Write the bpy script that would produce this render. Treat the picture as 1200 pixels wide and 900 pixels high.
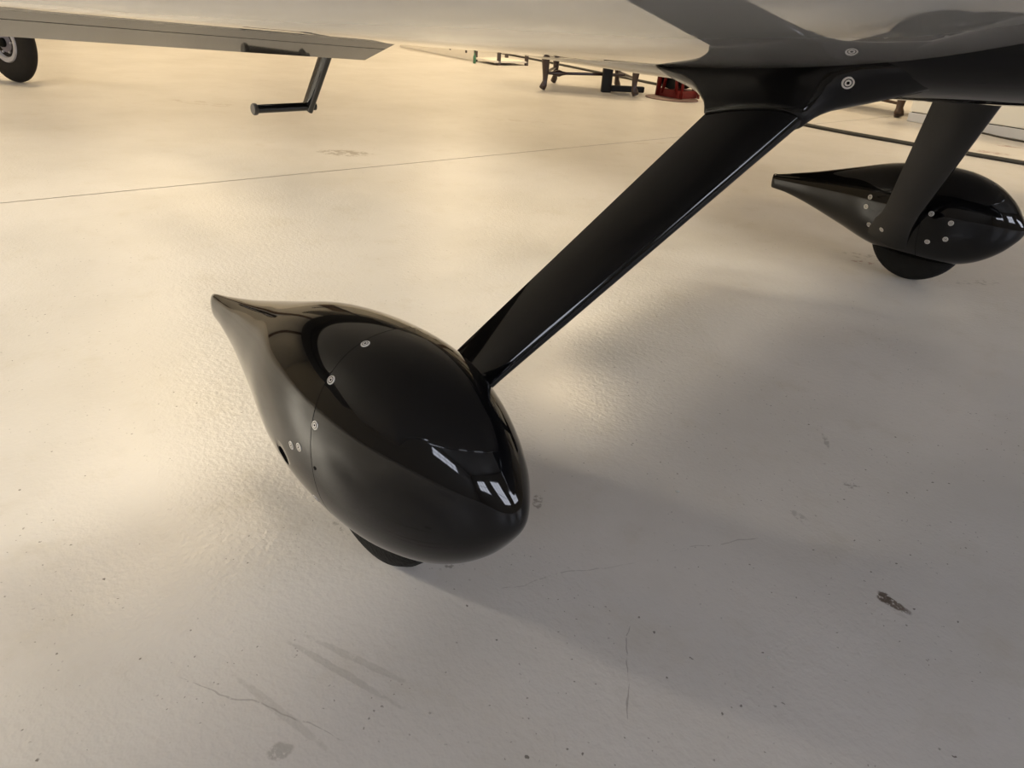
import bpy, bmesh, math, random
from mathutils import Vector, Matrix

for o in list(bpy.data.objects):
    bpy.data.objects.remove(o)
SC = bpy.context.scene
COL = SC.collection
random.seed(7)

# ------------------------------------------------------------------ camera
# the scene is laid out in the airplane's axes: +x towards the nose, +y to the left wing, z up
ZO = -0.020
def make_camera():
    pitch, roll, yaw = 0.494883, 0.063858, -0.783534
    fw = Vector((math.cos(yaw), math.sin(yaw))); lf = Vector((-fw.y, fw.x))
    c, s = math.cos(pitch), math.sin(pitch); cr, sr = math.cos(roll), math.sin(roll)
    r0 = Vector((1, 0, 0)); f0 = Vector((0, c, -s)); u0 = Vector((0, s, c))
    r = r0 * cr + u0 * sr; u = u0 * cr - r0 * sr
    def tr(v): return Vector((v.x * fw.x + v.y * fw.y, v.x * lf.x + v.y * lf.y, v.z))
    R, U, B = tr(r), tr(u), -tr(f0)
    cd = bpy.data.cameras.new('camera'); cam = bpy.data.objects.new('camera', cd); COL.objects.link(cam)
    m = Matrix((R, U, B)).transposed().to_4x4()
    m.translation = Vector((0.80974, -1.56831, 0.79267 + ZO))
    cam.matrix_world = m
    cd.sensor_width = 36; cd.lens = 832.0 / 1200 * 36; cd.clip_start = 0.02; cd.clip_end = 200
    SC.camera = cam
make_camera()

# ------------------------------------------------------------------ world, exposure
w = bpy.data.worlds.new('World'); SC.world = w; w.use_nodes = True
w.node_tree.nodes['Background'].inputs[0].default_value = (0.6, 0.75, 1, 1)
w.node_tree.nodes['Background'].inputs[1].default_value = 0.5
SC.view_settings.view_transform = 'Standard'; SC.view_settings.look = 'None'
SC.view_settings.gamma = 1; SC.view_settings.exposure = -0.10; SC.view_settings.use_curve_mapping = False

WARM = (1.0, 0.78, 0.48); FLOOD = (1.0, 0.92, 0.76); COOL = (0.83, 0.87, 1.0)
# high-bay lamps of the hangar: x, y, z, size, watts
LAMPS = [(-7.5, 0.5, 5.4, 1.4, 140), (-12.0, -4.0, 5.4, 1.4, 130), (-12.0, 3.0, 5.4, 1.4, 145),
         (-6.0, 6.5, 5.4, 1.4, 205), (-1.0, 8.0, 5.4, 1.4, 215), (-12.0, 9.0, 5.4, 1.4, 190)]
# floodlights on the right-hand wall, aimed under the wing: x, y, z, watts
FLOODS = [(-9.6, -7.5, 4.4, 1250), (-8.2, -7.5, 5.4, 1250), (-6.8, -7.5, 4.6, 1250), (-5.4, -7.5, 5.5, 1250), (-4.2, -7.5, 4.6, 1150)]
FLOOD_AIM = (-0.6, -1.6, 0.0)

# ------------------------------------------------------------------ helpers
def node_mat(name, color, rough=0.5, metal=0.0, spec=0.5, coat=0.0, noise=0.0, nscale=20, bump=0.0, bscale=60, emit=None, estr=0):
    m = bpy.data.materials.new(name); m.use_nodes = True
    nt = m.node_tree; b = nt.nodes['Principled BSDF']
    b.inputs['Base Color'].default_value = (*color, 1); b.inputs['Roughness'].default_value = rough
    b.inputs['Metallic'].default_value = metal; b.inputs['Specular IOR Level'].default_value = spec
    b.inputs['Coat Weight'].default_value = coat; b.inputs['Coat Roughness'].default_value = 0.02
    tc = nt.nodes.new('ShaderNodeTexCoord')
    if noise > 0:
        n = nt.nodes.new('ShaderNodeTexNoise'); n.inputs['Scale'].default_value = nscale; n.inputs['Detail'].default_value = 6
        nt.links.new(tc.outputs['Object'], n.inputs['Vector'])
        mx = nt.nodes.new('ShaderNodeMix'); mx.data_type = 'RGBA'
        mx.inputs[6].default_value = (*[c * (1 - noise) for c in color], 1); mx.inputs[7].default_value = (*[min(1, c * (1 + noise)) for c in color], 1)
        nt.links.new(n.outputs['Fac'], mx.inputs[0]); nt.links.new(mx.outputs[2], b.inputs['Base Color'])
    if bump > 0:
        n2 = nt.nodes.new('ShaderNodeTexNoise'); n2.inputs['Scale'].default_value = bscale; n2.inputs['Detail'].default_value = 3
        nt.links.new(tc.outputs['Object'], n2.inputs['Vector'])
        bp = nt.nodes.new('ShaderNodeBump'); bp.inputs['Strength'].default_value = bump; bp.inputs['Distance'].default_value = 0.01
        nt.links.new(n2.outputs['Fac'], bp.inputs['Height']); nt.links.new(bp.outputs[0], b.inputs['Normal'])
    if emit:
        b.inputs['Emission Color'].default_value = (*emit, 1); b.inputs['Emission Strength'].default_value = estr
    return m

def obj(name, bm, mats, parent=None, smooth=True, angle=None):
    me = bpy.data.meshes.new(name)
    bmesh.ops.recalc_face_normals(bm, faces=bm.faces[:])
    if angle is not None:
        for e in bm.edges:
            if len(e.link_faces) == 2 and e.calc_face_angle(0) > math.radians(angle): e.smooth = False
    bm.to_mesh(me); bm.free()
    for p in me.polygons: p.use_smooth = smooth
    for m in (mats if isinstance(mats, (list, tuple)) else [mats]): me.materials.append(m)
    o = bpy.data.objects.new(name, me); COL.objects.link(o)
    if parent: o.parent = parent
    return o

def tag(o, label=None, cat=None, group=None, kind=None):
    if label: o['label'] = label
    if cat: o['category'] = cat
    if group: o['group'] = group
    if kind: o['kind'] = kind
    return o

def thing(name, label, cat, loc=(0, 0, 0), rz=0, group=None):
    o = bpy.data.objects.new(name, None); COL.objects.link(o)
    o.location = loc; o.rotation_euler = (0, 0, rz); o.empty_display_size = 0.1
    return tag(o, label, cat, group)

def add_box(bm, lo, hi, mi=0, M=None):
    vs = [bm.verts.new(Vector(((hi if i & 1 else lo)[0], (hi if i & 2 else lo)[1], (hi if i & 4 else lo)[2]))) for i in range(8)]
    if M:
        for v in vs: v.co = M @ v.co
    for f in ((0, 1, 3, 2), (4, 6, 7, 5), (0, 4, 5, 1), (2, 3, 7, 6), (0, 2, 6, 4), (1, 5, 7, 3)):
        bm.faces.new([vs[i] for i in f]).material_index = mi
    return vs

def bev_box(lo, hi, r=0.004, seg=2, M=None):
    bm = bmesh.new(); add_box(bm, lo, hi)
    bmesh.ops.recalc_face_normals(bm, faces=bm.faces[:])
    bmesh.ops.bevel(bm, geom=bm.edges[:], offset=r, segments=seg, affect='EDGES', profile=0.5)
    if M: bm.transform(M)
    return bm

def loft(bm, rings, cap=(True, True), mi=0):
    V = [[bm.verts.new(p) for p in r] for r in rings]
    n = len(rings[0])
    for a, b in zip(V, V[1:]):
        for i in range(n):
            j = (i + 1) % n
            bm.faces.new((a[i], a[j], b[j], b[i])).material_index = mi
    if cap[0]: bm.faces.new(V[0][::-1]).material_index = mi
    if cap[1]: bm.faces.new(V[-1]).material_index = mi
    return V

def frame_of(d):
    d = d.normalized(); u = d.cross(Vector((0, 0, 1)))
    if u.length < 1e-4: u = Vector((1, 0, 0))
    u.normalize(); return u, d.cross(u).normalized()

def tube(bm, pts, radii, seg=12, cap=(True, True), mi=0):
    pts = [Vector(p) for p in pts]
    if not isinstance(radii, (list, tuple)): radii = [radii] * len(pts)
    rings = []; u = None
    for i, p in enumerate(pts):
        d = (pts[min(i + 1, len(pts) - 1)] - pts[max(i - 1, 0)])
        d.normalize()
        if u is None: u, v = frame_of(d)
        else:
            u = (u - d * u.dot(d)).normalized(); v = d.cross(u)
        rings.append([p + (u * math.cos(t) + v * math.sin(t)) * radii[i] for t in [2 * math.pi * k / seg for k in range(seg)]])
    return loft(bm, rings, cap, mi)

def lathe(bm, prof, axis_o, axis_d, seg=24, mis=None):
    """prof: list of (radius, height along axis)"""
    u, v = frame_of(Vector(axis_d)); d = Vector(axis_d).normalized(); o = Vector(axis_o)
    rings = [[o + d * h + (u * math.cos(2 * math.pi * k / seg) + v * math.sin(2 * math.pi * k / seg)) * max(r, 1e-5) for k in range(seg)] for r, h in prof]
    V = [[bm.verts.new(p) for p in r] for r in rings]
    for q, (a, b) in enumerate(zip(V, V[1:])):
        for i in range(seg):
            j = (i + 1) % seg
            bm.faces.new((a[i], a[j], b[j], b[i])).material_index = mis[q] if mis else 0
    bm.faces.new(V[0][::-1]).material_index = mis[0] if mis else 0
    bm.faces.new(V[-1]).material_index = mis[-1] if mis else 0

def catmull(xs, ys, x):
    n = len(xs)
    if x <= xs[0]: return ys[0]
    if x >= xs[-1]: return ys[-1]
    i = max(k for k in range(n - 1) if xs[k] <= x)
    h = xs[i + 1] - xs[i]; t = (x - xs[i]) / h
    def m(k):
        if k == 0: return (ys[1] - ys[0]) / (xs[1] - xs[0])
        if k == n - 1: return (ys[-1] - ys[-2]) / (xs[-1] - xs[-2])
        return (ys[k + 1] - ys[k - 1]) / (xs[k + 1] - xs[k - 1])
    a, b = m(i) * h, m(i + 1) * h
    return (2*t**3 - 3*t*t + 1) * ys[i] + (t**3 - 2*t*t + t) * a + (-2*t**3 + 3*t*t) * ys[i + 1] + (t**3 - t*t) * b

# ------------------------------------------------------------------ materials
M_BLACK = node_mat('black_gloss_paint', (0.0025, 0.0025, 0.003), 0.05, spec=0.38, noise=0.25, nscale=40)
M_BLACK2 = node_mat('black_satin_paint', (0.004, 0.004, 0.004), 0.14, spec=0.5)
M_WHITE = node_mat('white_gloss_paint', (0.46, 0.455, 0.445), 0.03, spec=0.5, coat=0.6, noise=0.02, nscale=6)
M_FLAP = node_mat('shade_darkened_white_paint', (0.035, 0.032, 0.028), 0.04, spec=0.10, noise=0.03, nscale=8)  # white flap paint with its underside shade put into the base colour
M_RUBBER = node_mat('tyre_rubber', (0.007, 0.007, 0.0065), 0.8, spec=0.25, noise=0.4, nscale=50, bump=0.3, bscale=120)
M_RUBBER2 = node_mat('dusty_tyre_rubber', (0.013, 0.011, 0.009), 0.8, spec=0.25, noise=0.4, nscale=20, bump=0.3, bscale=120)
M_STEEL = node_mat('screw_steel', (0.78, 0.75, 0.70), 0.45, metal=0.3)
M_DARKHOLE = node_mat('dark_recess', (0.004, 0.004, 0.004), 0.8, spec=0.1)
M_RIM = node_mat('grey_painted_rim', (0.42, 0.41, 0.42), 0.5, metal=0.2, noise=0.15, nscale=30)
M_HUB = node_mat('dull_violet_hub', (0.15, 0.14, 0.17), 0.5, metal=0.2, noise=0.2, nscale=30)
M_WOOD = node_mat('dark_mahogany', (0.028, 0.010, 0.007), 0.3, coat=0.3, noise=0.4, nscale=25)
M_WOOD2 = node_mat('brown_walnut', (0.05, 0.022, 0.010), 0.35, coat=0.2, noise=0.4, nscale=25)
M_IRON = node_mat('black_iron', (0.005, 0.005, 0.005), 0.5, spec=0.3, noise=0.3, nscale=30)
M_RED = node_mat('red_enamel', (0.17, 0.010, 0.008), 0.35, noise=0.2, nscale=30)
M_MAT = node_mat('brown_mat', (0.16, 0.095, 0.075), 0.6, noise=0.2, nscale=30)
M_HOSE = node_mat('black_hose', (0.022, 0.020, 0.016), 0.55, noise=0.3, nscale=30)
M_CAB = node_mat('cream_cabinet', (0.88, 0.85, 0.75), 0.5, noise=0.03, nscale=3)
M_PLINTH = node_mat('pale_grey_plinth', (0.62, 0.62, 0.62), 0.5, noise=0.05, nscale=6)
M_RACK = node_mat('white_plastic_panel', (0.75, 0.70, 0.62), 0.5, noise=0.06, nscale=6)
M_SLOT = node_mat('dark_slot', (0.06, 0.045, 0.04), 0.7)
M_GREEN = node_mat('green_plastic', (0.05, 0.16, 0.08), 0.4)
M_WALL = node_mat('hangar_wall', (0.42, 0.40, 0.36), 0.7, noise=0.06, nscale=2)
M_CEIL = node_mat('hangar_ceiling', (0.30, 0.29, 0.27), 0.7, noise=0.08, nscale=1)
M_WARMLIT = node_mat('lamp_diffuser', (0.9, 0.9, 0.9), 0.4, emit=WARM, estr=14)
M_FLOODLIT = node_mat('floodlight_lens', (0.9, 0.9, 0.9), 0.3, emit=FLOOD, estr=40)
M_PANE = node_mat('daylight_pane', (0.8, 0.85, 0.9), 0.2, emit=COOL, estr=12.5)
M_FRAME = node_mat('steel_frame', (0.06, 0.06, 0.06), 0.5)
M_POST = node_mat('added_brown_column', (0.06, 0.035, 0.02), 0.6)
M_CHIP = node_mat('paint_chip', (0.5, 0.49, 0.46), 0.7, noise=0.3, nscale=200)
M_JOINT = node_mat('joint_filler', (0.09, 0.07, 0.05), 0.9, noise=0.4, nscale=30)

def floor_material():
    m = bpy.data.materials.new('painted_concrete_floor'); m.use_nodes = True
    nt = m.node_tree; N = nt.nodes; L = nt.links; b = N['Principled BSDF']
    tc = N.new('ShaderNodeTexCoord')
    def noise(scale, detail=4, rough=0.5, vec=None):
        n = N.new('ShaderNodeTexNoise'); n.inputs['Scale'].default_value = scale; n.inputs['Detail'].default_value = detail
        n.inputs['Roughness'].default_value = rough; L.new(vec or tc.outputs['Object'], n.inputs['Vector']); return n
    def math_(op, a, bb=None, clamp=False):
        n = N.new('ShaderNodeMath'); n.operation = op; n.use_clamp = clamp
        for i, v in enumerate((a, bb)):
            if v is None: continue
            if isinstance(v, (int, float)): n.inputs[i].default_value = v
            else: L.new(v, n.inputs[i])
        return n.outputs[0]
    def ramp(fac, p0, p1):
        n = N.new('ShaderNodeMapRange'); n.interpolation_type = 'SMOOTHSTEP'
        n.inputs[1].default_value = p0; n.inputs[2].default_value = p1; L.new(fac, n.inputs[0]); return n.outputs[0]
    def mix(fac, a, bb):
        n = N.new('ShaderNodeMix'); n.data_type = 'RGBA'
        if isinstance(fac, (int, float)): n.inputs[0].default_value = fac
        else: L.new(fac, n.inputs[0])
        for i, v in ((6, a), (7, bb)):
            if isinstance(v, tuple): n.inputs[i].default_value = (*v, 1)
            else: L.new(v, n.inputs[i])
        return n.outputs[2]
    col = mix(ramp(noise(1.1, 6, 0.6).outputs['Fac'], 0.35, 0.7), (0.575, 0.545, 0.51), (0.50, 0.47, 0.43))
    col = mix(math_('MULTIPLY', ramp(noise(7, 8, 0.65).outputs['Fac'], 0.52, 0.75), 0.35), col, (0.43, 0.385, 0.31))
    nw = noise(140, 3); fm = N.new('ShaderNodeVectorMath'); fm.operation = 'MULTIPLY_ADD'; L.new(nw.outputs['Color'], fm.inputs[0])
    fm.inputs[1].default_value = (.008, .008, 0); L.new(tc.outputs['Object'], fm.inputs[2]); fine_w = fm.outputs[0]
    # fine dirt specks at two sizes
    for sc, thr, amt in ((75, 0.11, 0.6), (38, 0.085, 0.8), (13, 0.034, 0.8)):
        v = N.new('ShaderNodeTexVoronoi'); v.inputs['Scale'].default_value = sc; L.new(fine_w, v.inputs['Vector'])
        keep = ramp(noise(2.3 if sc == 38 else (5.5 if sc > 30 else 3.1), 4).outputs['Fac'], 0.44, 0.54)
        f = math_('MULTIPLY', math_('SUBTRACT', 1.0, ramp(v.outputs['Distance'], thr * 0.5, thr)), keep)
        col = mix(math_('MULTIPLY', f, amt), col, (0.07, 0.055, 0.04))
    # individual marks: x, y, half length, half width, angle, strength, colour, break-up scale, threshold
    warp = noise(60, 4)
    wn_ = noise(9, 3); sb = N.new('ShaderNodeVectorMath'); sb.operation = 'MULTIPLY_ADD'; L.new(wn_.outputs['Color'], sb.inputs[0])
    sb.inputs[1].default_value = (.05, .05, 0); sb.inputs[2].default_value = (-.025, -.025, 0)
    wv = N.new('ShaderNodeVectorMath'); wv.operation = 'ADD'; L.new(tc.outputs['Object'], wv.inputs[0]); L.new(sb.outputs[0], wv.inputs[1])
    marks = STAINS
    for (x, y, a, bb, ang, amt, c, ns, th) in marks:
        mp = N.new('ShaderNodeMapping'); mp.vector_type = 'TEXTURE'
        mp.inputs['Location'].default_value = (x, y, 0); mp.inputs['Rotation'].default_value = (0, 0, math.radians(ang))
        mp.inputs['Scale'].default_value = (a, bb, 1.0)
        L.new(wv.outputs[0] if bb < .0021 else tc.outputs['Object'], mp.inputs['Vector'])
        ln = N.new('ShaderNodeVectorMath'); ln.operation = 'LENGTH'; L.new(mp.outputs[0], ln.inputs[0])
        d = math_('ADD', ln.outputs['Value'], math_('MULTIPLY', math_('SUBTRACT', warp.outputs['Fac'], 0.5), 1.1))
        inside = math_('SUBTRACT', 1.0, ramp(d, 0.7, 1.05))
        br = ramp(noise(ns, 4, 0.6).outputs['Fac'], th, th + 0.12)
        f = math_('MULTIPLY', math_('MULTIPLY', inside, br), amt)
        col = mix(f, col, c)
    L.new(col, b.inputs['Base Color'])
    r = N.new('ShaderNodeMapRange'); L.new(noise(3, 6, 0.6).outputs['Fac'], r.inputs[0]); r.inputs[3].default_value = 0.26; r.inputs[4].default_value = 0.46
    L.new(r.outputs[0], b.inputs['Roughness']); b.inputs['Specular IOR Level'].default_value = 0.5
    # orange-peel roller texture
    h = math_('ADD', math_('MULTIPLY', noise(150, 1, 0.5).outputs['Fac'], 0.5), math_('MULTIPLY', noise(70, 2, 0.5).outputs['Fac'], 0.8))
    bp = N.new('ShaderNodeBump'); bp.inputs['Strength'].default_value = 0.3; bp.inputs['Distance'].default_value = 0.004
    L.new(h, bp.inputs['Height']); L.new(bp.outputs[0], b.inputs['Normal'])
    return m
BRN = (0.10, 0.075, 0.055); GRY = (0.26, 0.24, 0.21); DRK = (0.16, 0.14, 0.12); RST = (0.22, 0.07, 0.045)
STAINS = [
    (0.662, -0.572, 0.027, 0.0105, -3, 0.95, (0.125, 0.095, 0.075), 170, 0.36),
    (0.648, -0.570, 0.012, 0.014, 0, 0.95, (0.10, 0.075, 0.058), 170, 0.36),
    (-2.653, 0.517, 0.15, 0.085, 45, 0.7, (0.20, 0.16, 0.11), 22, 0.42),
    (0.281, -1.376, 0.013, 0.016, 0, 0.55, GRY, 90, 0.35),
    (0.228, -1.267, 0.10, 0.0055, 17, 0.32, GRY, 40, 0.30),
    (0.227, -1.240, 0.085, 0.006, 21, 0.28, GRY, 40, 0.30),
    (0.232, -1.352, 0.09, 0.006, 12, 0.25, GRY, 40, 0.32),
    (0.21, -1.365, 0.13, 0.0012, 28, 0.4, DRK, 60, 0.35),
    (0.455, -0.945, 0.050, 0.0012, -57, 0.5, DRK, 60, 0.32),
    (0.500, -1.012, 0.030, 0.0012, -58, 0.5, DRK, 60, 0.32),
    (0.376, -0.190, 0.055, 0.006, -57, 0.5, DRK, 40, 0.45),
    (0.485, -0.316, 0.022, 0.016, -45, 0.6, DRK, 70, 0.50),
    (0.143, -0.816, 0.022, 0.010, -45, 0.55, BRN, 80, 0.45),
    (0.473, -0.489, 0.025, 0.010, -20, 0.35, DRK, 80, 0.45),
    (0.30, -0.90, 0.12, 0.0013, 64, 0.35, DRK, 40, 0.38),
    (0.42, -0.66, 0.09, 0.0013, 62, 0.35, DRK, 40, 0.38),
    (0.172, -1.028, 0.028, 0.010, 75, 0.7, DRK, 90, 0.50),
    (-0.65, 5.124, 0.10, 0.05, 20, 0.8, RST, 20, 0.44),
    (-0.642, 4.622, 0.13, 0.07, 10, 0.8, RST, 20, 0.44),
    (-0.095, 1.117, 0.05, 0.02, 30, 0.7, RST, 40, 0.45),
    (-0.12, 1.20, 0.09, 0.04, 20, 0.5, DRK, 40, 0.5),
    (0.25, 1.25, 0.10, 0.03, 60, 0.5, DRK, 50, 0.5),
    (-2.0, 2.6, 0.5, 0.02, 70, 0.35, (0.30, 0.22, 0.14), 12, 0.45),
    (-3.2, 2.2, 0.6, 0.05, 40, 0.3, (0.30, 0.22, 0.14), 10, 0.48),
    (-4.6, 0.6, 0.35, 0.08, 30, 0.4, (0.25, 0.18, 0.11), 12, 0.48),
    (-1.0, -0.9, 0.05, 0.03, 0, 0.4, GRY, 60, 0.45),
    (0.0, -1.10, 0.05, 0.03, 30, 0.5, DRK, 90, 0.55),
]
M_FLOOR = floor_material()

# ------------------------------------------------------------------ the hangar
X0, X1, Y0, Y1, ZC = -15.0, 9.0, -8.0, 13.0, 6.2
bm = bmesh.new(); add_box(bm, (X0 - .2, Y0 - .2, -0.25), (X1 + .2, Y1 + .2, -0.012))
floor = tag(obj('floor', bm, M_JOINT, smooth=False), kind='structure')
def jx(y): return -2.322 + 0.0720 * (y - 0.0) + 0.0       # saw-cut joint across the floor
def slab(side):
    bm = bmesh.new(); g = 0.005
    xs = [(X0 - .1, jx(Y0) - g, jx(Y1) - g)] if side < 0 else [(jx(Y0) + g, X1 + .1, X1 + .1)]
    if side < 0: q = [(X0 - .1, Y0 - .1), (jx(Y0 - .1) - g, Y0 - .1), (jx(Y1 + .1) - g, Y1 + .1), (X0 - .1, Y1 + .1)]
    else: q = [(jx(Y0 - .1) + g, Y0 - .1), (X1 + .1, Y0 - .1), (X1 + .1, Y1 + .1), (jx(Y1 + .1) + g, Y1 + .1)]
    top = [bm.verts.new((x, y, 0)) for x, y in q]; bot = [bm.verts.new((x, y, -0.0115)) for x, y in q]
    bm.faces.new(top)
    for i in range(4): bm.faces.new((top[i], bot[i], bot[(i + 1) % 4], top[(i + 1) % 4]))
    obj('slab', bm, M_FLOOR, floor, smooth=False)
slab(-1); slab(1)

def wall_with_openings(name, axis, pos, lo, hi, opens, inward):
    """axis 'x': wall in the plane x=pos running along y"""
    bm = bmesh.new(); th = 0.15
    cuts = sorted(set([lo, hi] + [c for o in opens for c in o[:2]]))
    for a, b in zip(cuts, cuts[1:]):
        segs = [(-0.2, ZC)]
        for o in opens:
            if a >= o[0] - 1e-6 and b <= o[1] + 1e-6: segs = [(-0.2, o[2]), (o[3], ZC)]
        for z0, z1 in segs:
            if axis == 'x': add_box(bm, (min(pos, pos - inward * th), a, z0), (max(pos, pos - inward * th), b, z1))
            else: add_box(bm, (a, min(pos, pos - inward * th), z0), (b, max(pos, pos - inward * th), z1))
    return tag(obj(name, bm, M_WALL, smooth=False), kind='structure')
FRONT_W = [(-6.5, -4.0, 3.0, 5.0), (-2.0, 0.8, 2.6, 5.2), (3.2, 6.4, 2.4, 4.6)]
SIDE_W = [(-1.5, 0.5, 3.8, 4.9), (2.5, 5.5, 3.8, 5.2)]
wall_with_openings('wall_front', 'x', X1, Y0, Y1, FRONT_W, -1)
wall_with_openings('wall_back', 'x', X0, Y0, Y1, [], 1)
wall_with_openings('wall_right', 'y', Y0, X0, X1, SIDE_W, 1)
wall_with_openings('wall_left', 'y', Y1, X0, X1, [], -1)
bm = bmesh.new(); add_box(bm, (X0 - .2, Y0 - .2, ZC), (X1 + .2, Y1 + .2, ZC + .2)); tag(obj('ceiling', bm, M_CEIL, smooth=False), kind='structure')
for i, (x, y, a, b_) in enumerate([(X0 + .14, 2.0, .25, .5), (X0 + .14, -2.5, .25, .5), (X0 + .14, 6.5, .25, .9), (-11.0, Y1 - .14, .7, .25), (-7.0, Y1 - .14, .5, .25), (-3.0, Y1 - .14, .9, .25), (2.0, Y1 - .14, .5, .25)]):  # unseen columns, added so the floor reflects dark streaks
    bm = bmesh.new(); add_box(bm, (x - a / 2, y - b_ / 2, 0), (x + a / 2, y + b_ / 2, ZC)); tag(obj('added_column_%d' % (i + 1), bm, M_POST, smooth=False), kind='structure')
wn = 0
for axis, pos, inward, W in (('x', X1, -1, FRONT_W), ('y', Y0, 1, SIDE_W)):
    for a, b, z0, z1 in W:
        wn += 1
        fr = bmesh.new()
        def bar(u0, u1, v0, v1, d0, d1, bmx):
            lo, hi = sorted((pos - inward * d0, pos - inward * d1))
            if axis == 'x': add_box(bmx, (lo, u0, v0), (hi, u1, v1))
            else: add_box(bmx, (u0, lo, v0), (u1, hi, v1))
        for u0, u1, v0, v1 in ((a, b, z0, z0 + .06), (a, b, z1 - .06, z1), (a, a + .06, z0, z1), (b - .06, b, z0, z1)): bar(u0, u1, v0, v1, 0, .12, fr)
        nx_, nz_ = max(2, round((b - a) / .8)), 2
        for i in range(1, nx_): u = a + (b - a) * i / nx_; bar(u - .02, u + .02, z0, z1, .02, .10, fr)
        for k in range(1, nz_): v = z0 + (z1 - z0) * k / nz_; bar(a, b, v - .02, v + .02, .02, .10, fr)
        win = tag(obj('window_%d' % wn, fr, M_FRAME, smooth=False), kind='structure')
        for i in range(nx_):
            for k in range(nz_):
                p = bmesh.new(); bar(a + (b - a) * i / nx_ + .02, a + (b - a) * (i + 1) / nx_ - .02, z0 + (z1 - z0) * k / nz_ + .02, z0 + (z1 - z0) * (k + 1) / nz_ - .02, .055, .065, p)
                obj('pane', p, M_PANE, win, smooth=False)
for (x, y, z, sx, pw) in LAMPS:
    t = thing('ceiling_light', 'square warm white lamp hanging under the hangar ceiling', 'lamp', (x, y, z), 0, 'hangar ceiling lamps')
    bm = bmesh.new(); add_box(bm, (-sx/2 - .03, -sx/2 - .03, .02), (sx/2 + .03, sx/2 + .03, .12))
    obj('lamp_housing', bm, M_FRAME, t, smooth=False)
    bm = bmesh.new(); add_box(bm, (-sx/2, -sx/2, .0), (sx/2, sx/2, .019)); obj('lamp_diffuser', bm, M_WARMLIT, t, smooth=False)
    bm = bmesh.new(); tube(bm, [(0, 0, .12), (0, 0, ZC - z)], .015, 8); obj('lamp_rod', bm, M_FRAME, t)
    ld = bpy.data.lights.new('lamp_glow', 'AREA'); ld.shape = 'SQUARE'; ld.size = sx; ld.energy = pw; ld.color = WARM
    lo = bpy.data.objects.new('lamp_glow', ld); COL.objects.link(lo); lo.location = (0, 0, -0.01); lo.parent = t
for (x, y, z, pw) in FLOODS:
    t = thing('floodlight', 'round floodlight on a bracket high on the right hangar wall', 'lamp', (x, y, z), 0, 'wall floodlights')
    aim = (Vector(FLOOD_AIM) - Vector((x, y, z))).normalized()
    bm = bmesh.new(); lathe(bm, [(.05, -.16), (.20, -.10), (.36, .02), (.38, .04), (.35, .04), (.34, .0)], (0, 0, 0), aim, 32); obj('lamp_housing', bm, M_FRAME, t, angle=40)
    bm = bmesh.new(); lathe(bm, [(.34, .005), (.34, .02), (.2, .03), (0, .032)], (0, 0, 0), aim, 32); obj('lamp_lens', bm, M_FLOODLIT, t)
    bm = bmesh.new(); tube(bm, [(0, -.49, 0), (0, -.25, 0), aim * -.12], .025, 8); obj('lamp_bracket', bm, M_FRAME, t)
    ld = bpy.data.lights.new('flood_beam', 'SPOT'); ld.energy = pw; ld.color = FLOOD; ld.shadow_soft_size = .34; ld.spot_size = math.radians(50); ld.spot_blend = 1
    lo = bpy.data.objects.new('flood_beam', ld); COL.objects.link(lo); lo.location = aim * .40; lo.rotation_euler = aim.to_track_quat('-Z', 'Y').to_euler(); lo.parent = t

# ------------------------------------------------------------------ the airplane
plane = thing('airplane', 'low-wing airplane with glossy white wing, black belly, raked black gear legs and streamlined wheel covers', 'airplane', (0, 0, ZO))

# wheel covers: stations along the length and half widths, tops and bottoms measured from the nose
PL = 0.85; PE = 0.9; PP = 0.03613; PNX = 0.357; PA = 1.08465; PZ = 0.24994
PS = [0, .015, .05, .12, .22, .34, .5, .65, .8, .92, 1.]
PW = [0, .0277, .0559, .0892, .1168, .1265, .1130, .0785, .0445, .0225, .0095]
PT = [0, .0342, .0735, .1203, .1521, .1599, .1482, .1155, .0815, .0590, .0470]
PB = [0, -.0340, -.0720, -.1168, -.1431, -.1436, -.1276, -.0850, -.0420, -.0140, -.0040]
_r = [math.sqrt(s) for s in PS]
def _g(tab): return [tab[1] / _r[1] * 0.985] + [tab[i] / _r[i] for i in range(1, len(PS))]
GW, GT, GB = _g(PW), _g(PT), _g(PB)
def pant_dims(s):
    r = math.sqrt(s); return [catmull(_r, G, r) * r for G in (GW, GT, GB)]
def sgn(c): return math.copysign(abs(c) ** PE, c)
def pant_pt(s, th, inset=0.0):
    w_, t_, b_ = pant_dims(s); zc = (t_ + b_) / 2; hh = (t_ - b_) / 2
    return Vector((-s * PL, max(w_ - inset, 1e-4) * sgn(math.cos(th)), zc + max(hh - inset, 1e-4) * sgn(math.sin(th))))
def pant_place(p, side):
    c, s = math.cos(PP), math.sin(PP)
    return Vector((PNX + p.x * c - p.z * s, side * PA + p.y, PZ + p.x * s + p.z * c))
def shell(s0, s1, lip0, lip1, n=40, seg=72):
    ss = [s0 + (s1 - s0) * (k / (n - 1)) ** (2 if s0 == 0 else 1) for k in range(n)]
    ss[0] = max(ss[0], 0.00025)
    rings = []
    if lip0: rings += [(ss[0] - .0001, .006), (ss[0], .0006)]; ss[0] += .0006
    rings += [(s, 0) for s in ss[:-1]]
    if lip1: rings += [(s1 - .0006, 0), (s1, .0006), (s1 + .0001, .006)]
    else: rings += [(s1 - .003, 0), (s1, .0015)]
    return rings
def build_shell(side, s0, s1, lip0, lip1):
    bm = bmesh.new(); seg = 72
    R = [[pant_place(pant_pt(s, 2 * math.pi * k / seg, ins), side) for k in range(seg)] for s, ins in shell(s0, s1, lip0, lip1)]
    loft(bm, R)
    return bm
SEAM = 0.309
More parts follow.
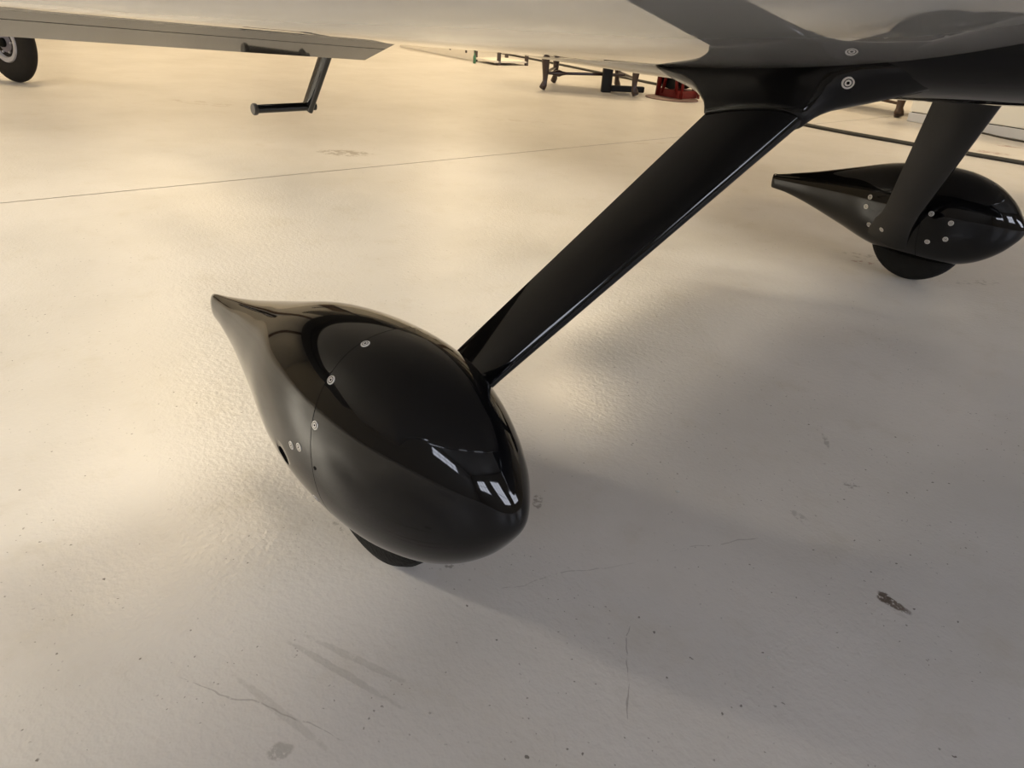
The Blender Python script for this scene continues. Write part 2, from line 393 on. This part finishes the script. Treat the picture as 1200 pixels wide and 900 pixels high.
def surf(side, s, deg):
    """point and outward normal on a wheel cover at station s and view angle deg"""
    a = math.radians(deg); th = math.atan2(math.copysign(abs(math.sin(a)) ** (1 / PE), math.sin(a)), math.copysign(abs(math.cos(a)) ** (1 / PE), math.cos(a)))
    p = pant_place(pant_pt(s, th), side); e = 1e-3
    t1 = pant_place(pant_pt(s + e, th), side) - p; t2 = pant_place(pant_pt(s, th + e), side) - p
    n = t2.cross(t1).normalized(); c = pant_place(Vector((-s * PL, 0, 0)), side)
    if n.dot(p - c) < 0: n = -n
    return p, n
def screw(parent, p, n, r=0.0062, dim=False):
    bm = bmesh.new()
    prof = [(r, -.001), (r, .0004), (r * .93, .0009), (r * .70, .0009), (r * .66, .0004), (r * .58, .0004), (r * .54, .0010), (r * .26, .0010), (r * .22, .0003), (0, .0003)]
    mis = [0, 0, 0, 1, 1, 1, 0, 1, 1]
    lathe(bm, prof, p, n, 20, mis)
    return obj('screw', bm, [M_STEEL, M_DARKHOLE], parent, smooth=False)

NEAR_SCREWS = [(0.300, 107.4, 0), (0.300, 134.4, 0), (0.3005, 158.3, 0), (0.372, 179.9, 1), (0.345, 176.7, 1), (0.340, -150.0, 1)]
FAR_SCREWS = [(0.520, 165.5, 1), (0.526, 179.7, 1), (0.498, -156.9, 1), (0.281, 171.1, 0), (0.210, 177.4, 0), (0.213, -162.0, 0), (0.270, -155.0, 0)]
for side in (-1, 1):
    rear = build_shell(side, SEAM, 1.0, True, False)
    rear_o = obj('wheel_fairing', rear, [M_BLACK, M_DARKHOLE], plane, angle=28)
    front_o = obj('fairing_nose', build_shell(side, 0.0, SEAM - .0006, False, True), M_BLACK, rear_o, angle=28)
    if side < 0:
        # round access hole cut into the outer face of the near cover
        p, n = surf(side, 0.424, -164)
        cb = bmesh.new(); tube(cb, [p - n * .03, p + n * .03], .0150, 32); cut = obj('hole_cutter', cb, M_DARKHOLE)
        md = rear_o.modifiers.new('hole', 'BOOLEAN'); md.operation = 'DIFFERENCE'; md.object = cut; md.solver = 'EXACT'
        cut.parent = plane
        bpy.context.view_layer.update()
        dg = bpy.context.evaluated_depsgraph_get()
        me = bpy.data.meshes.new_from_object(rear_o.evaluated_get(dg)); rear_o.modifiers.clear(); rear_o.data = me
        bpy.data.objects.remove(cut)
        p, n = surf(side, 0.301, -178.2)
        bm = bmesh.new(); lathe(bm, [(.0028, -.001), (.0028, .0003), (0, .0003)], p, n, 14); obj('small_hole', bm, M_DARKHOLE, front_o, smooth=False)
    for s, deg, part in (NEAR_SCREWS if side < 0 else FAR_SCREWS):
        p, n = surf(side, s, deg)
        screw(rear_o if part else front_o, p, n, 0.0062 if side < 0 else 0.0080)
    # tyre
    bm = bmesh.new(); r0 = 0.150; cx = 0.070
    prof = [(.06, -.036), (.075, -.040), (.10, -.043), (.125, -.041), (.140, -.034), (.148, -.020), (r0, 0), (.148, .020), (.140, .034), (.125, .041), (.10, .043), (.075, .040), (.06, .036)]
    lathe(bm, prof, (cx, side * PA, r0 - ZO - .001), (0, 1, 0), 64)
    ty = obj('main_tyre', bm, M_RUBBER, plane)

# gear legs: tapering streamlined blades
def le(b): t = (.976 - b) / .676; return Vector((.0587 + t * .3843, b, .1812 + t * .7147))
def te(b): t = (.976 - b) / .676; return Vector((-.0380 + t * .2924, b, .1924 + t * .6828))
LD = Vector((.337, -.676, .699)).normalized()
AF = []
for k in range(40):
    th = 2 * math.pi * k / 40; x = 0.5 * (1 + math.cos(th))           # 1 at trailing edge, 0 at leading edge
    yt = 5 * (0.2969 * math.sqrt(x) - 0.126 * x - 0.3516 * x * x + 0.2843 * x**3 - 0.1036 * x**4)
    AF.append((x, math.copysign(yt, math.sin(th)) + (0.012 if math.sin(th) > 0 else -0.012) * min(1, 5 * (1 - x)) * 0))
def leg_ring(b, side, tc=0.26, fx=0.0, ax=0.0, grow=0.0, lift=0.0):
    A = le(b); B = te(b); ch = B - A; cl = ch.length; cd = ch / cl
    A = A - cd * fx; B = B + cd * ax; ch = B - A
    nd = LD.cross(cd).normalized()
    if nd.y < 0: nd = -nd
    out = []
    for x, y in AF:
        p = A + ch * x + nd * (y * tc * cl + math.copysign(grow, y) * (1 if 0.0 < x < 1 else 0))
        p.z += lift
        out.append(Vector((p.x, side * p.y, p.z)))
    return out
for side in (-1, 1):
    bm = bmesh.new()
    bs = [.45, .55, .65, .75, .85, .93]
    R = [leg_ring(b, side, .25) for b in bs]
    loft(bm, R, (True, True)); obj('landing_gear_leg', bm, M_BLACK, plane, angle=60)
    # fairing blending the leg into the inner face of the wheel cover
    bm = bmesh.new()
    R = [leg_ring(b, side, tc, fx, ax, gr) for b, tc, fx, ax, gr in ((.86, .20, -.003, -.004, 0), (.89, .245, 0, -.001, 0), (.91, .262, .0015, .002, .0), (.93, .29, .004, .007, .001), (.948, .33, .008, .015, .002), (.965, .38, .013, .016, .003), (.982, .45, .020, .022, .005), (1.0, .55, .030, .030, .008))]
    loft(bm, R); obj('lower_leg_fairing', bm, M_BLACK2 if side > 0 else M_BLACK, plane, angle=60)
    # cuff where the leg meets the belly
    bm = bmesh.new()
    R = [leg_ring(b, side, tc, fx, ax, gr, lf_) for b, tc, fx, ax, gr, lf_ in (
        (.521, .25, .0, .001, -.002, 0), (.5205, .26, .002, .003, .003, 0), (.513, .27, .002, .012, .004, 0), (.506, .28, .003, .022, .005, 0),
        (.498, .30, .006, .038, .007, .0), (.490, .33, .012, .055, .009, .0), (.482, .37, .026, .075, .011, .0), (.474, .40, .052, .105, .011, .0), (.466, .40, .088, .14, .008, -.001), (.455, .34, .135, .18, .004, -.003), (.44, .28, .17, .21, .0, -.006), (.42, .22, .18, .22, .0, -.01))]
    loft(bm, R); cuff = obj('leg_cuff', bm, M_BLACK, plane, angle=60)

# fuselage: one lofted hull, flat-bottomed under the wing
#        x     half width  bottom  top   power
FUS = [(1.75, .10, .92, 1.12, 2.2), (1.70, .22, .85, 1.20, 2.4), (1.5, .36, .79, 1.30, 2.8), (1.2, .45, .752, 1.40, 3.4), (.85, .50, .723, 1.46, 5),
       (.60, .515, .704, 1.52, 6.5), (.40, .52, .690, 1.60, 7), (.17, .52, .676, 1.70, 5.5), (-.10, .51, .666, 1.80, 4.5), (-.35, .50, .664, 1.84, 3.8),
       (-.60, .48, .664, 1.80, 3.3), (-.85, .445, .676, 1.70, 3.2), (-1.2, .42, .710, 1.58, 3.6), (-1.7, .37, .755, 1.46, 3.2), (-2.5, .25, .84, 1.36, 3), (-3.4, .13, .95, 1.26, 2.5), (-4.0, .05, 1.03, 1.2, 2.2)]
def fus_ring(x, hw, zb, zt, pw, n=72):
    zm = zb + (zt - zb) * .45; out = []
    for k in range(n):
        t = 2 * math.pi * k / n; c, s = math.cos(t), math.sin(t); e = 2 / (pw if s < 0 else 2.3)
        hh = (zm - zb) if s < 0 else (zt - zm)
        out.append(Vector((x, hw * math.copysign(abs(c) ** e, c), zm + hh * math.copysign(abs(s) ** e, s))))
    return out
bm = bmesh.new()
xs = [-f[0] for f in FUS]; rings = []
for k in range(90):
    x = xs[0] + (xs[-1] - xs[0]) * k / 89
    rings.append(fus_ring(-x, *[catmull(xs, [f[i] for f in FUS], x) for i in (1, 2, 3, 4)]))
loft(bm, rings); fus = obj('fuselage', bm, M_BLACK, plane, angle=60)

# wings: lower surface follows the root line, upper surface cambered
LOW = [(-.690, .692), (-.60, .6935), (-.45, .6965), (-.22, .701), (0, .709), (.145, .7165), (.27, .728), (.36, .741), (.465, .760), (.55, .781), (.62, .802), (.68, .826), (.74, .858), (.78, .890), (.80, .925)]
UP = [(.785, .965), (.74, .995), (.66, 1.02), (.5, 1.035), (.3, 1.03), (.1, 1.0), (-.2, .94), (-.5, .83), (-.690, .735)]
DIH = math.tan(math.radians(3.3))
def smooth_prof(P, n):
    ts = [0]
    for a, b in zip(P, P[1:]): ts.append(ts[-1] + math.hypot(b[0] - a[0], b[1] - a[1]))
    return [(catmull(ts, [p[0] for p in P], ts[-1] * k / (n - 1)), catmull(ts, [p[1] for p in P], ts[-1] * k / (n - 1))) for k in range(n)]
PROF = smooth_prof(LOW + UP, 90)
wings = []
for side in (-1, 1):
    bm = bmesh.new()
    ys = [.12, .3, .5, .58, .66, .74, .82, .9, 1.0, 1.1, 1.2, 1.3, 1.45, 1.6, 1.9, 2.2, 2.6, 3.0, 3.9, 3.97]
    R = []
    for i, y in enumerate(ys):
        f = 1.0 if i < len(ys) - 1 else .9
        R.append([Vector((-.69 + (x + .69) * f, side * y, z + (y - .5) * DIH + .10 * max(0, y - .5) ** 2 * min(1, max(0, (x - .1) / .45)) + (0 if f == 1 else (.8 - z) * .4))) for x, z in PROF])
    loft(bm, R); wg = obj('wing', bm, M_WHITE, plane, angle=40); wings.append(wg)
    # drooped flap behind the trailing edge, with its cover strip
    def flap_bm(c0, c1, t0, t1, yo):
        b2 = bmesh.new(); up = Vector((-.235, 0, .972))
        RR = []
        for inb in (True, False):
            y = .5 if inb else yo
            o = Vector((-.692, side * (y + .006), .692 + (y - .5) * DIH))
            cd = Vector((-.213, side * (-.045 if inb else 0), -.054 - (.045 * DIH if inb else 0)))
            a, b_ = o + cd * c0, o + cd * c1
            RR.append([a, a.lerp(b_, .02) - up * .0008, b_.lerp(a, .02) - up * .0008, b_, b_ + up * t1, a + up * t0])
        loft(b2, RR); return b2
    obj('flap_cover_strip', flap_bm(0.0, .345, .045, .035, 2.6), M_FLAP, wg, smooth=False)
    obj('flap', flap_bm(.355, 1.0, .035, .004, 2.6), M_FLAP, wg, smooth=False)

# screws on the near cuff and small belly fasteners
near_cuff = [o for o in plane.children if o.name.startswith('leg_cuff')][0]
screw(near_cuff, Vector((.360, -.4968, .7182)), Vector((.47, -.83, -.30)).normalized(), .0085)

far_fairing = [o for o in plane.children if o.name.startswith('lower_leg_fairing')][1]
screw(far_fairing, Vector((-.0131, .9563, .1887)), Vector((-.28, -.84, -.46)).normalized(), .008)

# boarding step behind the flap
step = bmesh.new()
A = Vector((-1.229, -.45, .487)); Bv = Vector((-1.075, -.45, .68)); d = (Bv - A).normalized(); up = Vector((0, 1, 0)); sd = d.cross(up)
ring = [(sd * math.cos(t) * .024 + up * math.sin(t) * .012) for t in [2 * math.pi * k / 24 for k in range(24)]]
loft(step, [[A - d * .012 + r for r in ring], [A + r for r in ring], [Bv + r for r in ring]])
st = obj('boarding_step', step, M_BLACK2, plane, angle=50)
bm = bmesh.new(); tube(bm, [A + Vector((0, .02, -.006)), A + Vector((0, -.165, -.006))], .0118, 20); obj('foot_peg', bm, M_BLACK2, st, angle=50)
bm = bmesh.new(); lathe(bm, [(.0155, 0), (.0165, .003), (.0165, .008), (.014, .011), (0, .011)], A + Vector((0, -.165, -.006)), (0, -1, 0), 24); obj('end_cap', bm, node_mat('dull_grey_cap', (.06, .055, .05), .4), st, angle=40)

# ------------------------------------------------------------------ things in the background
# wheel of another aircraft at the far left
wd = Vector((.375, -.927, 0)).normalized()
wt = thing('aircraft_wheel', 'black tyre with pale grey rim on the floor beyond the drooped flap', 'wheel', (-6.10, -.235, 0))
R_ = .28
bm = bmesh.new()
prof = [(.11, .03), (.128, .036), (.15, .041), (.19, .044), (.235, .041), (.262, .032), (.276, .017), (R_, 0)]
prof = prof + [(r, -h) for r, h in prof[-2::-1]]
lathe(bm, prof, (0, 0, R_), -wd, 64); tyre_o = obj('tyre', bm, M_RUBBER2, wt)
bm = bmesh.new(); lathe(bm, [(.140, .01), (.140, .042), (.134, .050), (.108, .046), (.100, .03), (.100, .01)], (0, 0, R_), wd, 48); rim = obj('rim', bm, M_RIM, wt, angle=40)
bm = bmesh.new(); lathe(bm, [(.101, .01), (.101, .018), (.07, .030), (.04, .040), (0, .041)], (0, 0, R_), wd, 40); hub = obj('hub', bm, M_HUB, wt, angle=40)
bm = bmesh.new(); lathe(bm, [(.032, .035), (.032, .058), (.02, .062), (0, .062)], (0, 0, R_), wd, 20); obj('axle_cap', bm, M_DARKHOLE, hub, angle=40)
for k in range(6):
    a = 2 * math.pi * k / 6; u, v = frame_of(wd)
    bm = bmesh.new(); lathe(bm, [(.008, .02), (.008, .042), (0, .043)], Vector((0, 0, R_)) + (u * math.cos(a) + v * math.sin(a)) * .075, wd, 8); obj('hub_bolt', bm, M_RIM, hub, smooth=False)
bm = bmesh.new(); tube(bm, [Vector((0, 0, R_)) - wd * .02, Vector((0, 0, R_)) - wd * .17, Vector((0, 0, R_ + .12)) - wd * .2, Vector((0, 0, R_ + .5)) - wd * .2], .035, 14); obj('wheel_strut', bm, M_RIM, wt)

# antique bench with cabriole legs
def cabriole(top, foot, out, hgt, r=.035):
    """S-curved leg from the seat corner down to a scrolled foot"""
    bm = bmesh.new(); out = Vector(out).normalized(); t = Vector(top); f = Vector(foot)
    pts, rad = [], []
    for k in range(15):
        q = k / 14
        base = t.lerp(f, q); s = math.sin(q * 2 * math.pi)
        off = out * (.030 * math.sin(q * math.pi * 1.0) * (1 if q < .5 else 1) * (1 - 1.6 * q) + (.022 if q > .9 else 0) * ((q - .9) / .1))
        pts.append(base + off)
        rad.append(r * (1.25 - .25 * q * 2 if q < .3 else (1.1 - 1.0 * (q - .3) if q < .85 else .55 + (.22 * min(1, (q - .85) / .08)))))
    pts.append(f + out * .022 + Vector((0, 0, .004))); rad.append(r * .6)
    tube(bm, pts, rad, 12); return bm
def chair(name, label, cat, corners, seat_h, wood, r=.035, back_bar=False):
    c = sum((Vector((*p, 0)) for p in corners), Vector()) / 4
    t = thing(name, label, cat, c)
    P = [Vector((*p, 0)) - c for p in corners]
    for p in P: obj('leg', cabriole(p * .97 + Vector((0, 0, seat_h - .02)), p + Vector((0, 0, .02)), p, seat_h, r), wood, t)
    bm = bmesh.new(); q = [p * 1.04 for p in P]
    loft(bm, [[v + Vector((0, 0, z)) for v in q] for z in (seat_h - .06, seat_h)]); obj('seat', bm, wood, t, smooth=False)
    def bar(a, b, knob=None):
        bm = bmesh.new(); n = 24; pts = [a.lerp(b, k / n) for k in range(n + 1)]
        rad = [.014 + (.020 * math.exp(-((k / n - knob) * 22) ** 2) if knob is not None else 0) for k in range(n + 1)]
        tube(bm, pts, rad, 10); obj('stretcher', bm, wood, t)
    zs = Vector((0, 0, .16)); m1 = P[0].lerp(P[3], .5); m2 = P[1].lerp(P[2], .5)
    bar(P[0].lerp(P[3], .0) + zs, P[2].lerp(P[1], .45) + zs, .16); bar(P[1] + zs, P[2] + zs); bar(P[0] + zs, P[3] + zs)
    if back_bar: bar(P[1] + zs * .75, m1 + zs * .75, .8)
    return t
chair('antique_bench', 'dark mahogany bench on curved cabriole legs beyond the black belly edge', 'bench', [(-4.475, 3.917), (-3.80, 4.50), (-4.42, 4.99), (-4.94, 4.56)], .50, M_WOOD, .042)
chair('wooden_chair', 'brown wooden chair with turned stretcher beside the cream cabinet', 'chair', [(-2.75, 6.30), (-1.83, 6.02), (-1.77, 6.62), (-2.65, 6.85)], .50, M_WOOD2, .056, True)

# black stand in front of the bench
t = thing('floor_stand', 'black iron stand with flat post and foot bar standing before the mahogany bench', 'stand', (-4.16, 4.50, 0))
ang = math.atan2(.16, .06); Mz = Matrix.Rotation(math.radians(55), 4, 'Z')
obj('post', bev_box((-.05, -.03, .0), (.05, .03, .55), .012, 2, Mz), M_IRON, t, smooth=False)
obj('foot_bar', bev_box((.05, -.03, .012), (.40, .03, .07), .012, 2, Mz), M_IRON, t, smooth=False)

# red reel cart
t = thing('hose_reel', 'red framed reel with dark drum on a brown mat behind the gear leg', 'reel', (-3.585, 4.93, 0.012))
Mr = Matrix.Rotation(math.radians(-11), 4, 'Z')
bm = bmesh.new(); lathe(bm, [(.08, -.09), (.23, -.09), (.23, -.075), (.16, -.07), (.16, .07), (.23, .075), (.23, .09), (.08, .09)], (-.03, 0, .30), (0, 1, 0), 32); bm.transform(Mr); obj('drum', bm, M_IRON, t, angle=40)
bm = bmesh.new(); add_box(bm, (-.17, -.12, .0), (.15, .12, .07)); bm.transform(Mr); obj('base_plate', bm, M_RED, t, smooth=False)
for sx, x0 in ((-1, -.165), (1, .175)):
    for sy in (-1, 1):
        bm = bmesh.new(); tube(bm, [Mr @ Vector((x0, sy * .115, .0)), Mr @ Vector((x0 * .9, sy * .115, .55))], .026 if sx < 0 else .014, 10); obj('frame_bar', bm, M_RED, t)
        bm = bmesh.new(); tube(bm, [Mr @ Vector((sx * .10, sy * .115, .03)), Mr @ Vector((sx * .02, sy * .115, .50))], .016, 10); obj('brace', bm, M_RED, t)
bm = bmesh.new(); lathe(bm, [(.27, 0), (.275, .004), (.27, .011), (0, .012)], (0, 0, 0), (0, 0, 1), 40); bm.transform(Matrix.Diagonal((1, .85, 1, 1)))
tm = obj('floor_mat', bm, M_MAT); tm.location = (-3.56, 4.80, 0.0); tag(tm, 'flat brown mat under the red reel', 'mat')

# hoses on the floor
def spline_pts(P, n=10):
    out = []
    ts = list(range(len(P)))
    for k in range((len(P) - 1) * n + 1):
        u = k / n; out.append(Vector([catmull(ts, [p[i] for p in P], u) for i in range(3)]))
    return out
HP = [(-9.6, 7.3), (-8.124, 6.90), (-7.0, 6.58), (-5.66, 6.15), (-4.45, 5.77), (-3.45, 5.42), (-2.65, 4.72), (-1.93, 4.40), (-1.15, 4.30), (-.34, 4.262), (.9, 4.2), (2.0, 4.15)]
bm = bmesh.new(); tube(bm, spline_pts([(x, y, .014) for x, y in HP]), .014, 10)
tag(obj('hose', bm, M_HOSE), 'long black hose lying across the floor beyond both gear legs', 'hose')
bm = bmesh.new(); tube(bm, spline_pts([(x, y, .008) for x, y in ((-1.25, 5.72), (-1.0, 5.69), (-.83, 5.58), (-.60, 5.50), (-.2, 5.46), (.6, 5.45))]), .007, 8)
tag(obj('cable', bm, M_HOSE), 'thin black cable curving along the foot of the cream cabinet', 'cable')

# cream cabinet on a grey plinth
t = thing('storage_cabinet', 'cream storage cabinet on a pale grey plinth at the right edge', 'cabinet', (-1.676, 5.83, 0), math.atan2(-.161, 1.0))
obj('plinth', bev_box((0, .0, .0), (3.2, .6, .078), .006), M_PLINTH, t, smooth=False)
obj('body', bev_box((.0, .004, .084), (3.2, .62, 1.0), .008), M_CAB, t, smooth=False)
obj('shadow_gap', bev_box((.02, .012, .077), (3.18, .58, .085), .001, 1), M_DARKHOLE, t, smooth=False)

# low white rack with slotted side panel, far left
t = thing('storage_rack', 'low white rack with slotted side panel lying far off under the wing edge', 'rack', (-9.7, 5.90, 0), math.atan2(-.45, 2.35))
obj('side_panel', bev_box((0, 0, .01), (2.42, .03, .30), .006), M_RACK, t, smooth=False)
for i in range(5):
    for k in range(2):
        x = .30 + i * .47 + (.2 if k else 0)
        if x < 2.35:
            obj('slot', bev_box((x, -.004, .09 + k * .12), (x + .05, .004, .15 + k * .12), .002, 1), M_SLOT, t, smooth=False)
for x, y in ((2.44, 0), (2.44, .5), (2.95, .06), (2.95, .5)): obj('post', bev_box((x - .02, y, 0), (x + .02, y + .04, .34), .004), M_SLOT, t, smooth=False)
obj('shelf', bev_box((2.42, 0, .03), (2.97, .54, .055), .004), M_RACK, t, smooth=False)
gb = bmesh.new(); lathe(gb, [(.018, 0), (.020, .006), (.020, .08), (.012, .10), (.008, .11), (.008, .13), (0, .13)], (0, 0, 0), (0, 0, 1), 20)
g = tag(obj('bottle', gb, M_GREEN), 'green bottle standing on the floor before the far white rack', 'bottle'); g.matrix_world = Matrix.Translation((-9.7, 5.9, 0)) @ Matrix.Rotation(math.atan2(-.45, 2.35), 4, 'Z') @ Matrix.Translation((2.72, -.16, 0))

# loose flakes on the floor
for i, (x, y, r, lab) in enumerate(((.589, -.815, .0030, 'small pale grey flake on the shaded floor, right of the crack line'), (.286, -.598, .0040, 'thin pale flake on the floor right of the near wheel cover'))):
    bm = bmesh.new(); bmesh.ops.create_icosphere(bm, subdivisions=1, radius=r)
    for v in bm.verts: v.co = Vector((v.co.x * 1.1, v.co.y * .8, v.co.z * .55)) * random.uniform(.8, 1.2)
    zmin = min(v.co.z for v in bm.verts)
    o = tag(obj('paint_flake', bm, M_CHIP, smooth=False), lab, 'flake'); o.location = (x, y, -zmin); o.rotation_euler = (0, 0, i)
